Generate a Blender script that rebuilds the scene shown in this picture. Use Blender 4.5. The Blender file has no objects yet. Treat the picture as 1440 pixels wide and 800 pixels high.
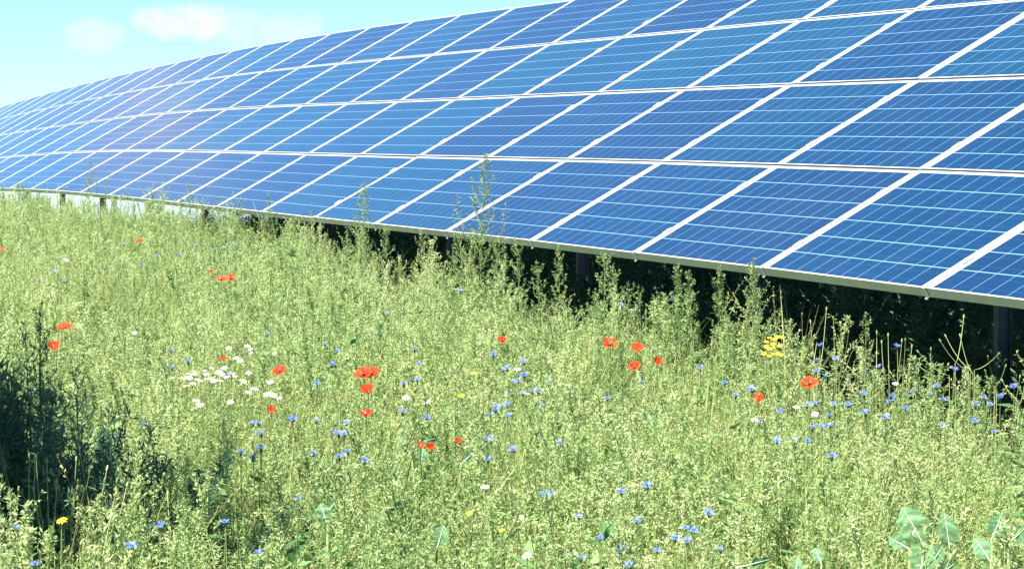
import bpy, math, random
import numpy as np
from mathutils import Vector, Matrix

# ------------------------------------------------------------------ camera, sky, sun, exposure
scn = bpy.context.scene
COL = scn.collection
F_PX, PITCH, ROLL = 3887.3, -0.038577, 0.0039993       # focal length in px of a 1440 px wide frame
cam_d = bpy.data.cameras.new('camera')
cam = bpy.data.objects.new('camera', cam_d); COL.objects.link(cam)
cam_d.sensor_width = 36.0; cam_d.lens = 36.0 * F_PX / 1440.0
cam_d.clip_start = 0.1; cam_d.clip_end = 6000
_fw = Vector((0, math.cos(PITCH), math.sin(PITCH)))
_v0 = Vector((0, -math.sin(PITCH), math.cos(PITCH)))
_rt = Vector((1, 0, 0)) * math.cos(ROLL) + _v0 * math.sin(ROLL)
_up = -Vector((1, 0, 0)) * math.sin(ROLL) + _v0 * math.cos(ROLL)
cam.matrix_world = Matrix(((_rt.x, _up.x, -_fw.x, 0), (_rt.y, _up.y, -_fw.y, 0), (_rt.z, _up.z, -_fw.z, 0), (0, 0, 0, 1)))
scn.camera = cam

SUN = Vector((-0.72, -0.69, 0)).normalized() * math.cos(math.radians(61)) + Vector((0, 0, math.sin(math.radians(61))))
sun_d = bpy.data.lights.new('sun', 'SUN'); sun_d.energy = 5.0; sun_d.angle = math.radians(0.5); sun_d.color = (1.0, 0.965, 0.90)
sun = bpy.data.objects.new('sun', sun_d); COL.objects.link(sun)
sun.rotation_euler = SUN.to_track_quat('Z', 'Y').to_euler(); sun.location = (-10, -10, 30)

scn.view_settings.view_transform = 'Standard'; scn.view_settings.look = 'None'
scn.view_settings.exposure = 2.0; scn.view_settings.gamma = 1.0; scn.view_settings.use_curve_mapping = False
scn.render.engine = 'CYCLES'
scn.cycles.max_bounces = 6; scn.cycles.diffuse_bounces = 4; scn.cycles.transmission_bounces = 3; scn.cycles.glossy_bounces = 3

def pix_dir(px, py):
    return (_fw + _rt * ((px - 720) / F_PX) + _up * ((400 - py) / F_PX)).normalized()

world = bpy.data.worlds.new('World'); scn.world = world; world.use_nodes = True
nt = world.node_tree; nt.nodes.clear()
W = nt.nodes.new; L = nt.links.new
sky = W('ShaderNodeTexSky'); sky.sky_type = 'NISHITA'; sky.sun_disc = False
sky.sun_elevation = math.radians(61); sky.sun_rotation = math.atan2(SUN.x, SUN.y)
sky.altitude = 300; sky.air_density = 0.7; sky.dust_density = 0.0; sky.ozone_density = 4.0
tc = W('ShaderNodeTexCoord')
def vm(op, a, b=None):
    n = W('ShaderNodeVectorMath'); n.operation = op
    for i, s in enumerate((a, b)):
        if s is None: continue
        if hasattr(s, 'links'): L(s, n.inputs[i])
        else: n.inputs[i].default_value = s
    return n
def mt(op, a, b=None, c=None, clamp=False):
    n = W('ShaderNodeMath'); n.operation = op; n.use_clamp = clamp
    for i, s in enumerate((a, b, c)):
        if s is None: continue
        if hasattr(s, 'links'): L(s, n.inputs[i])
        else: n.inputs[i].default_value = s
    return n.outputs[0]
# three small clouds low in the sky, each a soft lump round its own direction
nz = W('ShaderNodeTexNoise'); nz.inputs['Scale'].default_value = 70; nz.inputs['Detail'].default_value = 6; nz.inputs['Roughness'].default_value = 0.62
L(tc.outputs['Generated'], nz.inputs['Vector'])
nzv = mt('SUBTRACT', nz.outputs['Fac'], 0.5)
tot = None
for (px, py, rx, rz, amp) in ((262, 34, 80, 30, 0.75), (360, 38, 95, 32, 0.36), (135, 51, 56, 25, 0.36), (560, -60, 200, 34, 0.5), (-160, 20, 90, 26, 0.5)):
    d = pix_dir(px, py)
    df = vm('SUBTRACT', tc.outputs['Generated'], (d.x, d.y, d.z)).outputs[0]
    side = Vector((0, 0, 1)).cross(d).normalized()
    a = mt('MULTIPLY', vm('DOT_PRODUCT', df, (side.x, side.y, side.z)).outputs['Value'], F_PX / rx)
    b = mt('MULTIPLY', vm('DOT_PRODUCT', df, (0, 0, 1)).outputs['Value'], F_PX / rz)
    rr = mt('ADD', mt('MULTIPLY', a, a), mt('MULTIPLY', b, b))
    v = mt('ADD', mt('SUBTRACT', 1.0, rr), mt('MULTIPLY', nzv, 3.2))
    ahead = mt('GREATER_THAN', vm('DOT_PRODUCT', tc.outputs['Generated'], (d.x, d.y, d.z)).outputs['Value'], 0.5)
    v = mt('MULTIPLY', mt('MULTIPLY', mt('SMOOTH_MIN', mt('MAXIMUM', v, 0.0), 1.0, 0.5), amp), ahead)
    tot = v if tot is None else mt('MAXIMUM', tot, v)
mx = W('ShaderNodeMix'); mx.data_type = 'RGBA'
tint = W('ShaderNodeMix'); tint.data_type = 'RGBA'; tint.blend_type = 'MULTIPLY'; tint.inputs[0].default_value = 1.0; L(sky.outputs['Color'], tint.inputs[6]); tint.inputs[7].default_value = (0.62, 0.74, 0.87, 1)
L(tot, mx.inputs[0]); L(tint.outputs[2], mx.inputs[6]); mx.inputs[7].default_value = (5.0, 5.2, 5.3, 1)
# a bright cumulus higher up, out of the picture, that the far panels mirror
def lump(px, py, rx, rz, k):
    d = pix_dir(px, py); df = vm('SUBTRACT', tc.outputs['Generated'], (d.x, d.y, d.z)).outputs[0]; side = Vector((0, 0, 1)).cross(d).normalized()
    a = mt('MULTIPLY', vm('DOT_PRODUCT', df, (side.x, side.y, side.z)).outputs['Value'], F_PX / rx); b = mt('MULTIPLY', vm('DOT_PRODUCT', df, (0, 0, 1)).outputs['Value'], F_PX / rz)
    v = mt('ADD', mt('SUBTRACT', 1.0, mt('ADD', mt('MULTIPLY', a, a), mt('MULTIPLY', b, b))), mt('MULTIPLY', nzv, k))
    return mt('SMOOTH_MIN', mt('MAXIMUM', v, 0.0), 1.0, 0.5)
mx2 = W('ShaderNodeMix'); mx2.data_type = 'RGBA'; L(lump(-130, -450, 150, 95, 4.0), mx2.inputs[0]); L(mx.outputs[2], mx2.inputs[6]); mx2.inputs[7].default_value = (4.6, 3.8, 4.0, 1); mx = mx2
bg = W('ShaderNodeBackground'); bg.inputs['Strength'].default_value = 0.06
L(mx.outputs[2], bg.inputs['Color'])
ow = W('ShaderNodeOutputWorld'); L(bg.outputs[0], ow.inputs['Surface'])

# ------------------------------------------------------------------ helpers
def tag(o, label=None, cat=None, group=None, kind=None):
    if label: o['label'] = label
    if cat: o['category'] = cat
    if group: o['group'] = group
    if kind: o['kind'] = kind
    return o
def empty(name, loc, rz=0.0):
    o = bpy.data.objects.new(name, None); COL.objects.link(o); o.location = loc; o.rotation_euler = (0, 0, rz)
    o.empty_display_size = 0.05
    return o
def link(name, me, parent=None, loc=None, rot=None, scale=None):
    o = bpy.data.objects.new(name, me); COL.objects.link(o)
    if parent is not None: o.parent = parent
    if loc is not None: o.location = loc
    if rot is not None: o.rotation_euler = rot
    if scale is not None: o.scale = scale
    return o

class MB:
    """collects faces; every face carries a tone (0..1) and a material slot"""
    def __init__(s): s.v = []; s.f = []; s.t = []; s.m = []
    def face(s, pts, tone=0.5, m=0):
        n = len(s.v); s.v.extend([tuple(p) for p in pts]); s.f.append(tuple(range(n, n + len(pts)))); s.t.append(tone); s.m.append(m)
    def tube(s, pts, radii, sides=4, tone=0.5, m=0, cap=True):
        pts = [Vector(p) for p in pts]; base = len(s.v); n = len(pts)
        for i, p in enumerate(pts):
            d = (pts[min(i + 1, n - 1)] - pts[max(i - 1, 0)]).normalized()
            a = d.cross(Vector((0.31, 0.17, 0.05)) if abs(d.z) > 0.8 else Vector((0, 0, 1))).normalized(); b = d.cross(a)
            for j in range(sides):
                t = 2 * math.pi * j / sides
                s.v.append(tuple(p + (a * math.cos(t) + b * math.sin(t)) * radii[i]))
        for i in range(n - 1):
            for j in range(sides):
                k = (j + 1) % sides
                s.f.append((base + i * sides + j, base + i * sides + k, base + (i + 1) * sides + k, base + (i + 1) * sides + j)); s.t.append(tone); s.m.append(m)
        if cap:
            s.f.append(tuple(base + (n - 1) * sides + j for j in range(sides))); s.t.append(tone); s.m.append(m)
            s.f.append(tuple(base + j for j in reversed(range(sides)))); s.t.append(tone); s.m.append(m)
    def box(s, lo, hi, m=0, tone=0.5, mat=None):
        x0, y0, z0 = lo; x1, y1, z1 = hi
        P = [Vector(q) for q in ((x0,y0,z0),(x1,y0,z0),(x1,y1,z0),(x0,y1,z0),(x0,y0,z1),(x1,y0,z1),(x1,y1,z1),(x0,y1,z1))]
        if mat is not None: P = [mat @ q for q in P]
        b = len(s.v); s.v.extend([tuple(q) for q in P])
        for f in ((3,2,1,0),(4,5,6,7),(0,1,5,4),(1,2,6,5),(2,3,7,6),(3,0,4,7)):
            s.f.append(tuple(b + i for i in f)); s.t.append(tone); s.m.append(m)
    def leaf(s, base, d, nrm, ln, w, tone, m=0, bend=0.0):
        """a leaf of four faces folded on its midrib"""
        d = d.normalized(); sd = d.cross(nrm)
        if sd.length < 1e-4: sd = d.orthogonal()
        sd.normalize(); n2 = sd.cross(d).normalized()
        mid = base + d * ln * 0.5 + n2 * bend * ln * 0.5
        tip = base + d * ln - n2 * bend * ln * 0.2
        l = base + d * ln * 0.42 + sd * w * 0.5 + n2 * w * 0.15; r = base + d * ln * 0.42 - sd * w * 0.5 + n2 * w * 0.15
        n = len(s.v); s.v.extend([tuple(base), tuple(l), tuple(tip), tuple(r), tuple(mid)])
        for q in ((n, n+4, n+1), (n+1, n+4, n+2), (n, n+3, n+4), (n+3, n+2, n+4)):
            s.f.append(q); s.t.append(tone); s.m.append(m)
    def bit(s, base, d, sd, ln, w, tone, m=0):
        n = len(s.v)
        s.v.extend([tuple(base), tuple(base + d * ln * 0.5 + sd * w * 0.5), tuple(base + d * ln), tuple(base + d * ln * 0.5 - sd * w * 0.5)])
        s.f.append((n, n+1, n+2, n+3)); s.t.append(tone); s.m.append(m)
    def mesh(s, name, mats, smooth=False):
        me = bpy.data.meshes.new(name); me.from_pydata(s.v, [], s.f)
        for mm in (mats if isinstance(mats, (list, tuple)) else [mats]): me.materials.append(mm)
        me.polygons.foreach_set('material_index', s.m)
        if smooth: me.polygons.foreach_set('use_smooth', [True] * len(s.f))
        a = me.attributes.new('tone', 'FLOAT', 'FACE'); a.data.foreach_set('value', s.t)
        me.update(); return me
    def build(s, name, mats, parent=None, smooth=False):
        return link(name, s.mesh(name, mats, smooth), parent)

# ------------------------------------------------------------------ materials
def new_mat(name):
    m = bpy.data.materials.new(name); m.use_nodes = True
    nt = m.node_tree; b = nt.nodes['Principled BSDF']
    return m, nt, b
def ramp(nt, fac, stops):
    r = nt.nodes.new('ShaderNodeValToRGB'); e = r.color_ramp.elements
    while len(e) < len(stops): e.new(0.5)
    for q, (p, c) in zip(e, stops): q.position = p; q.color = (*c, 1)
    nt.links.new(fac, r.inputs[0]); return r.outputs[0]
def leaf_mat(name, stops, trans=0.35, rough=0.6, patch=0.25, spec=0.3):
    """foliage: colour from the face's own tone, the plant's random value and a slow patchiness over the field"""
    m, nt, b = new_mat(name); N = nt.nodes.new; K = nt.links.new
    at = N('ShaderNodeAttribute'); at.attribute_name = 'tone'
    oi = N('ShaderNodeObjectInfo'); ge = N('ShaderNodeNewGeometry')
    nz = N('ShaderNodeTexNoise'); nz.inputs['Scale'].default_value = 0.9; nz.inputs['Detail'].default_value = 3
    K(ge.outputs['Position'], nz.inputs['Vector'])
    a = N('ShaderNodeMath'); a.operation = 'MULTIPLY_ADD'; K(oi.outputs['Random'], a.inputs[0]); a.inputs[1].default_value = patch; K(at.outputs['Fac'], a.inputs[2])
    c = N('ShaderNodeMath'); c.operation = 'MULTIPLY_ADD'; K(nz.outputs['Fac'], c.inputs[0]); c.inputs[1].default_value = patch * 2.4; K(a.outputs[0], c.inputs[2])
    d = N('ShaderNodeMath'); d.operation = 'SUBTRACT'; K(c.outputs[0], d.inputs[0]); d.inputs[1].default_value = patch * 1.7
    col = ramp(nt, d.outputs[0], stops)
    K(col, b.inputs['Base Color']); b.inputs['Roughness'].default_value = rough; b.inputs['Specular IOR Level'].default_value = spec
    tr = N('ShaderNodeBsdfTranslucent'); K(col, tr.inputs['Color'])
    mx = N('ShaderNodeMixShader'); mx.inputs[0].default_value = trans
    K(b.outputs[0], mx.inputs[1]); K(tr.outputs[0], mx.inputs[2])
    K(mx.outputs[0], nt.nodes['Material Output'].inputs['Surface'])
    return m
def plain(name, col, rough=0.6, metal=0.0, spec=0.4, var=0.0, scale=20):
    m, nt, b = new_mat(name)
    b.inputs['Roughness'].default_value = rough; b.inputs['Metallic'].default_value = metal; b.inputs['Specular IOR Level'].default_value = spec
    if var:
        nz = nt.nodes.new('ShaderNodeTexNoise'); nz.inputs['Scale'].default_value = scale; nz.inputs['Detail'].default_value = 5
        ge = nt.nodes.new('ShaderNodeNewGeometry'); nt.links.new(ge.outputs['Position'], nz.inputs['Vector'])
        c = ramp(nt, nz.outputs['Fac'], [(0.3, tuple(x * (1 - var) for x in col)), (0.7, tuple(min(1, x * (1 + var)) for x in col))])
        nt.links.new(c, b.inputs['Base Color'])
    else: b.inputs['Base Color'].default_value = (*col, 1)
    return m

M = {}
M['seed'] = leaf_mat('weed_seed_green', [(0.0, (0.14, 0.24, 0.075)), (0.35, (0.295, 0.41, 0.14)), (0.7, (0.465, 0.56, 0.235)), (1.0, (0.66, 0.69, 0.39))], 0.5, patch=0.42)
M['leaf'] = leaf_mat('weed_leaf_green', [(0.0, (0.06, 0.15, 0.05)), (0.5, (0.14, 0.28, 0.09)), (1.0, (0.28, 0.42, 0.17))], 0.45)
M['tall'] = leaf_mat('tall_weed_green', [(0.0, (0.09, 0.17, 0.06)), (0.5, (0.23, 0.32, 0.11)), (1.0, (0.42, 0.50, 0.21))], 0.42, patch=0.15)
M['grass'] = leaf_mat('grass_green', [(0.0, (0.14, 0.21, 0.05)), (0.5, (0.30, 0.37, 0.11)), (1.0, (0.52, 0.50, 0.22))], 0.42)
M['stem'] = leaf_mat('stem_green', [(0.0, (0.08, 0.13, 0.04)), (0.5, (0.17, 0.23, 0.075)), (1.0, (0.28, 0.31, 0.12))], 0.1)
M['dark'] = leaf_mat('shaded_bush_green', [(0.0, (0.06, 0.14, 0.09)), (0.5, (0.11, 0.22, 0.13)), (1.0, (0.19, 0.32, 0.16))], 0.4, 0.9, 0.15, 0.08)  # leaf green set darker and bluer, the patch's shade partly in the colour
M['shade'] = leaf_mat('undergrowth_shaded_green', [(0.0, (0.03, 0.075, 0.035)), (0.5, (0.065, 0.14, 0.06)), (1.0, (0.13, 0.22, 0.08))], 0.15)  # darker copy of the weed greens, shade of the panels put into the colour
M['glauc'] = leaf_mat('bluish_leaf', [(0.0, (0.06, 0.16, 0.06)), (0.5, (0.11, 0.235, 0.10)), (1.0, (0.20, 0.33, 0.15))], 0.35, rough=0.55, patch=0.15, spec=0.2)
M['rib'] = plain('leaf_midrib', (0.42, 0.50, 0.34), 0.5)
M['corn'] = leaf_mat('cornflower_petal', [(0.0, (0.035, 0.085, 0.50)), (0.5, (0.085, 0.165, 0.74)), (1.0, (0.22, 0.34, 0.86))], 0.25, patch=0.2)
M['corn_c'] = plain('cornflower_centre', (0.10, 0.05, 0.38), 0.7)
M['poppy'] = leaf_mat('poppy_petal', [(0.0, (0.58, 0.018, 0.006)), (0.5, (0.80, 0.055, 0.012)), (1.0, (0.90, 0.17, 0.045))], 0.45, rough=0.5, patch=0.2)
M['poppy_c'] = plain('poppy_centre', (0.02, 0.015, 0.02), 0.8)
M['white'] = leaf_mat('daisy_petal', [(0.0, (0.70, 0.71, 0.70)), (1.0, (0.85, 0.85, 0.82))], 0.2, patch=0.1)
M['yellow'] = leaf_mat('yellow_petal', [(0.0, (0.75, 0.50, 0.01)), (1.0, (0.85, 0.70, 0.03))], 0.25, patch=0.1)
M['yellow_c'] = plain('daisy_centre', (0.75, 0.48, 0.03), 0.7)
M['alu'] = plain('aluminium_frame', (0.60, 0.60, 0.58), 0.4, 0.5, 0.5, 0.06, 6)
M['steel'] = plain('galvanised_steel', (0.12, 0.125, 0.14), 0.5, 0.3, 0.5, 0.2, 9)
M['soil'] = plain('field_soil', (0.060, 0.062, 0.030), 0.95, 0, 0.1, 0.5, 5)

def panel_material():
    m, nt, b = new_mat('solar_cells'); N = nt.nodes.new; K = nt.links.new
    uv = N('ShaderNodeUVMap'); uv.uv_map = 'metres'
    sp = N('ShaderNodeSeparateXYZ'); K(uv.outputs[0], sp.inputs[0])
    def mm(op, a, b=None, c=None):
        n = N('ShaderNodeMath'); n.operation = op
        for i, s in enumerate((a, b, c)):
            if s is None: continue
            if hasattr(s, 'links'): K(s, n.inputs[i])
            else: n.inputs[i].default_value = s
        return n.outputs[0]
    C = 0.1590; CU = 0.1636
    def lines(v, n, w, C=C):
        k = mm('DIVIDE', v, C); fr = mm('FRACT', k)
        e = mm('MINIMUM', fr, mm('SUBTRACT', 1.0, fr))
        return mm('LESS_THAN', e, w / C / 2)
    def outside(v, hi): return mm('MAXIMUM', mm('LESS_THAN', v, 0.0), mm('GREATER_THAN', v, hi))
    u, v = sp.outputs[0], sp.outputs[1]
    h = lines(v, 6, 0.0062); w_ = lines(u, 10, 0.0046, CU)
    out = mm('MAXIMUM', outside(u, CU * 10), outside(v, C * 6))
    fr = mm('FRACT', mm('DIVIDE', v, C))                       # two silver bus bars along every cell
    bus = mm('MAXIMUM', mm('LESS_THAN', mm('ABSOLUTE', mm('SUBTRACT', fr, 0.27)), 0.006), mm('LESS_THAN', mm('ABSOLUTE', mm('SUBTRACT', fr, 0.73)), 0.006))
    oi = N('ShaderNodeObjectInfo')
    ge = N('ShaderNodeNewGeometry')
    vo = N('ShaderNodeTexVoronoi'); vo.inputs['Scale'].default_value = 70; K(ge.outputs['Position'], vo.inputs['Vector'])
    wn = N('ShaderNodeTexWhiteNoise'); wn.noise_dimensions = '3D'
    cu = N('ShaderNodeCombineXYZ'); K(mm('FLOOR', mm('DIVIDE', u, CU)), cu.inputs[0]); K(mm('FLOOR', mm('DIVIDE', v, C)), cu.inputs[1]); K(oi.outputs['Random'], cu.inputs[2])
    K(cu.outputs[0], wn.inputs['Vector'])
    br = mm('ADD', mm('MULTIPLY', vo.outputs['Color'], 0.22), mm('ADD', mm('MULTIPLY', wn.outputs['Value'], 0.16), 0.80))
    mul = N('ShaderNodeVectorMath'); mul.operation = 'SCALE'; K(oi.outputs['Color'], mul.inputs[0]); K(br, mul.inputs['Scale'])
    def mixc(f, a, c):
        n = N('ShaderNodeMix'); n.data_type = 'RGBA'; K(f, n.inputs[0])
        K(a, n.inputs[6])
        if hasattr(c, 'links'): K(c, n.inputs[7])
        else: n.inputs[7].default_value = (*c, 1)
        return n.outputs[2]
    col = mixc(mm('MULTIPLY', bus, 0.15), mul.outputs[0], (0.12, 0.2, 0.3))
    col = mixc(w_, col, (0.11, 0.25, 0.36))
    col = mixc(h, col, (0.15, 0.28, 0.37))
    du = N('ShaderNodeTexNoise'); du.inputs['Scale'].default_value = 0.8; du.inputs['Detail'].default_value = 7; du.inputs['Roughness'].default_value = 0.65; K(ge.outputs['Position'], du.inputs['Vector'])
    dm = mm('MULTIPLY', mm('MAXIMUM', mm('SUBTRACT', du.outputs['Fac'], 0.45), 0.0), 0.10)
    col = mixc(dm, col, (0.20, 0.22, 0.21))
    col = mixc(out, col, (0.55, 0.57, 0.57))
    K(col, b.inputs['Base Color'])
    b.inputs['Roughness'].default_value = 0.35; b.inputs['Specular IOR Level'].default_value = 0.12
    b.inputs['Coat Weight'].default_value = 0.9; b.inputs['Coat IOR'].default_value = 1.5
    nz = N('ShaderNodeTexNoise'); nz.inputs['Scale'].default_value = 1.3; nz.inputs['Detail'].default_value = 5; K(ge.outputs['Position'], nz.inputs['Vector'])
    rr = N('ShaderNodeMapRange'); K(nz.outputs['Fac'], rr.inputs[0]); rr.inputs[3].default_value = 0.10; rr.inputs[4].default_value = 0.20
    K(rr.outputs[0], b.inputs['Coat Roughness'])
    return m
M['cells'] = panel_material()

# ------------------------------------------------------------------ the row of panels: measured line of its lower edge
PK = [(1.789,12.019,-.473),(1.229,13.661,-.440),(.668,15.302,-.412),(.107,16.944,-.386),(-.454,18.586,-.363),(-1.016,20.227,-.342),
      (-1.578,21.868,-.320),(-2.141,23.509,-.298),(-2.705,25.150,-.276),(-3.270,26.790,-.253),(-3.835,28.430,-.230),(-4.401,30.070,-.209),
      (-4.969,31.710,-.191),(-5.537,33.349,-.178),(-6.106,34.988,-.171),(-6.676,36.626,-.170),(-7.248,38.265,-.176),(-7.821,39.902,-.186),(-8.395,41.540,-.198)]
PITCH_M = 1.735
pts = {i: Vector(p) for i, p in enumerate(PK)}
hd = (Vector(PK[18]) - Vector(PK[14])); hd.z = 0; hd.normalize()
for k in range(19, 38):
    sl = -0.0080 - 0.0015 * (k - 18)
    pts[k] = pts[k - 1] + (hd + Vector((0, 0, sl))).normalized() * PITCH_M
d0 = (pts[0] - pts[1]).normalized(); d0.z = -0.019; d0.normalize()
for k in range(-1, -7, -1): pts[k] = pts[k + 1] + d0 * PITCH_M
AX = Vector((-0.3231, 0.9464, 0)); SX = Vector((0.9464, 0.3231, 0))
ksort = sorted(pts)
TT = np.array([(pts[k] - pts[0]).dot(AX) for k in ksort]); TZ = np.array([pts[k].z for k in ksort])
TILT = 0.51525
def rowz(t): return np.interp(t, TT, TZ)
def tq(x, y):
    dx = x - pts[0].x; dy = y - pts[0].y
    return dx * AX.x + dy * AX.y, dx * SX.x + dy * SX.y
def ground(x, y):
    t, q = tq(x, y)
    z = rowz(t) - np.interp(t, [-10, 0, 6, 14, 25, 40], [1.12, 1.08, 1.03, 0.92, 0.86, 0.84])
    z = z + 0.025 * np.sin(x * 1.3 + 0.7 * y) * np.cos(y * 0.9 - x * 0.4)
    r = np.hypot(x, y)
    return z - np.maximum(0, r - 46) * 0.045 - np.maximum(0, q - 7) * 0.03
CAN = 0.72
def at(px, py, h=CAN):
    """the point where the line of sight through this place of the photograph meets the top of the meadow"""
    d = pix_dir(px, py); s = 4.0
    for _ in range(4000):
        p = d * s
        if p.z <= ground(p.x, p.y) + h: break
        s += 0.01
    return p
def at_row(px, py, q):
    """the point on the line of sight that stands q metres in front (-) of the lower edge of the row"""
    d = pix_dir(px, py); n = SX
    s = (q + pts[0].dot(n)) / d.dot(n)
    return d * s

# ------------------------------------------------------------------ ground sheet
def make_ground():
    def axis(lo, hi, f0, f1, fine):
        a = list(np.arange(f0, f1 + fine, fine)); st = fine; v = a[-1]
        while v < hi: st *= 1.3; v += st; a.append(v)
        st = fine; v = a[0]
        while v > lo: st *= 1.3; v -= st; a.insert(0, v)
        return np.array(a)
    xs = axis(-900, 900, -14, 8, 0.5); ys = axis(-900, 1200, -2, 52, 0.5)
    X, Y = np.meshgrid(xs, ys); Z = ground(X, Y)
    V = np.stack([X.ravel(), Y.ravel(), Z.ravel()], 1); nx = len(xs)
    Fc = [(j*nx+i, j*nx+i+1, (j+1)*nx+i+1, (j+1)*nx+i) for j in range(len(ys)-1) for i in range(nx-1)]
    me = bpy.data.meshes.new('ground'); me.from_pydata([tuple(v) for v in V], [], Fc)
    me.polygons.foreach_set('use_smooth', [True]*len(Fc)); me.materials.append(M['soil'])
    o = link('ground', me); tag(o, 'brown soil of the field under the weeds and panels', None, None, 'structure')
make_ground()

# ------------------------------------------------------------------ the solar array
def solar_array():
    root = empty('solar_array', (pts[0].x, pts[0].y, float(ground(pts[0].x, pts[0].y))))
    tag(root, 'long tilted row of blue solar panels with white frames on steel posts', 'solar array')
    inv = Matrix.Translation(root.location).inverted()
    PW, PH, TH = 1.731, 0.979, 0.045
    def frame_into(mb, mat=None):
        lip = 0.010
        mb.box((0, 0, -TH), (PW, lip, -0.0), mat=mat); mb.box((0, PH-lip, -TH), (PW, PH, 0), mat=mat)
        mb.box((0, lip, -TH), (lip, PH-lip, 0), mat=mat); mb.box((PW-lip, lip, -TH), (PW, PH-lip, 0), mat=mat)
        mb.box((lip, lip, -0.014), (PW-lip, PH-lip, -0.010), mat=mat)      # backsheet
    fr = MB(); frame_into(fr); fme = fr.mesh('panel_frame', M['alu'])
    def sheet(mats=None):
        v = []; f = []; uvs = []
        for mat in (mats or [Matrix()]):
            b = len(v)
            for (x, y) in ((0.010, 0.010), (PW-0.010, 0.010), (PW-0.010, PH-0.010), (0.010, PH-0.010)):
                v.append(tuple(mat @ Vector((x, y, -0.004)))); uvs.append((x - (PW - 1.636) / 2, y - 0.0110))
            f.append((b, b+1, b+2, b+3))
        me = bpy.data.meshes.new('cell_sheet'); me.from_pydata(v, [], f); me.materials.append(M['cells'])
        l = me.uv_layers.new(name='metres')
        for i, q in enumerate(uvs): l.data[i].uv = q
        return me
    sme = sheet()
    rng = random.Random(4)
    items = []
    for k in range(-4, 35):
        for r in range(4):
            a, b = pts[k + 1], pts[k]
            ex = (b - a).normalized(); L_ = (b - a).length
            nh = Vector((-(ex.y), ex.x, 0)).normalized()
            if nh.x < 0: nh = -nh
            ey = Vector((nh.x*math.cos(TILT), nh.y*math.cos(TILT), math.sin(TILT)))
            ey = (ey - ex * ey.dot(ex)).normalized(); ez = ex.cross(ey)
            o = a + ex * ((L_ - PW) / 2) + ey * (r * 1.0 + 0.004)
            # nobody bolts every panel dead flat
            tl = Matrix.Rotation(rng.gauss(0, 0.0012), 4, 'X') @ Matrix.Rotation(rng.gauss(0, 0.0008), 4, 'Y')
            mat = Matrix(((ex.x, ey.x, ez.x, o.x), (ex.y, ey.y, ez.y, o.y), (ex.z, ey.z, ez.z, o.z), (0,0,0,1))) @ tl
            c = mat @ Vector((PW/2, PH/2, 0)); dd = c.dot(_fw); sx = 720 + F_PX*c.dot(_rt)/dd; sy = 400 - F_PX*c.dot(_up)/dd
            vis = 1 if (-90 < sx < 1640 and sy > -40) else 0
            base = rng.choice([(0.0003, 0.027, 0.064), (0.0002, 0.034, 0.071), (0.0006, 0.023, 0.062), (0.0002, 0.039, 0.074), (0.001, 0.020, 0.058)])
            items.append((vis * 1000 - dd, mat, base))
    items.sort(key=lambda q: -q[0])
    for (_, mat, base) in items[:100]:
        p = link('solar_panel', fme, root); p.matrix_basis = inv @ mat
        c = link('cell_sheet', sme, p); c.color = (*base, 1)
    mb = MB()
    for (_, mat, base) in items[100:]: frame_into(mb, inv @ mat)
    rest = mb.build('solar_panel', M['alu'], root); tag(rest, kind='stuff')
    c = link('cell_sheet', sheet([inv @ i[1] for i in items[100:]]), rest); c.color = (0.0003, 0.028, 0.064, 1)
    # end clamps: small bright hooks at the lower edge of every joint
    cl = MB(); cl.box((-0.012, -0.004, -0.046), (0.016, -0.001, 0.003)); cl.box((-0.016, -0.001, 0.001), (0.016, 0.016, 0.004)); cl.box((-0.009, -0.012, -0.051), (0.009, -0.004, -0.046))
    clm = cl.mesh('edge_clamp', M['alu'])
    mid = MB(); mid.box((-0.0105, -0.03, -0.01), (0.0105, 0.03, 0.002)); mid.box((-0.02, -0.03, 0.002), (0.02, 0.03, 0.006)); mid.tube([(0,0,0.006),(0,0,0.012)], [0.006,0.006], 6)
    midm = mid.mesh('middle_clamp', M['alu'])
    def basis(k):
        ex = (pts[k] - pts[k+1]).normalized(); nh = Vector((-ex.y, ex.x, 0)).normalized()
        if nh.x < 0: nh = -nh
        ey = Vector((nh.x*math.cos(TILT), nh.y*math.cos(TILT), math.sin(TILT))); ey = (ey - ex*ey.dot(ex)).normalized()
        return ex, ey, ex.cross(ey)
    for k in range(-3, 19):
        ex, ey, ez = basis(k); o = pts[k]
        mat = Matrix(((ex.x, ey.x, ez.x, o.x), (ex.y, ey.y, ez.y, o.y), (ex.z, ey.z, ez.z, o.z), (0,0,0,1)))
        p = link('edge_clamp', clm, root); p.matrix_basis = inv @ mat
    for k in range(-1, 7):
        ex, ey, ez = basis(k)
        for r in range(4):
            for y in (0.24, 0.76):
                o = pts[k] + ey * (r + y)
                mat = Matrix(((ex.x, ey.x, ez.x, o.x), (ex.y, ey.y, ez.y, o.y), (ex.z, ey.z, ez.z, o.z), (0,0,0,1)))
                p = link('middle_clamp', midm, root); p.matrix_basis = inv @ mat
    # purlins run the whole row in segments under the panels; a rafter and a post every 2.96 m
    for yy in (0.30, 1.45, 2.55, 3.65):
        mb = MB()
        for k in range(-4, 34):
            ex, ey, ez = basis(k); a = pts[k+1]
            mat = Matrix(((ex.x, ey.x, ez.x, a.x), (ex.y, ey.y, ez.y, a.y), (ex.z, ey.z, ez.z, a.z), (0,0,0,1)))
            mb.box((0, yy-0.03, -0.122), (PITCH_M-0.001, yy+0.03, -TH-0.002), mat=inv @ mat)
        mb.build('purlin', M['steel'], root)
    q = 1.35
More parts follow.
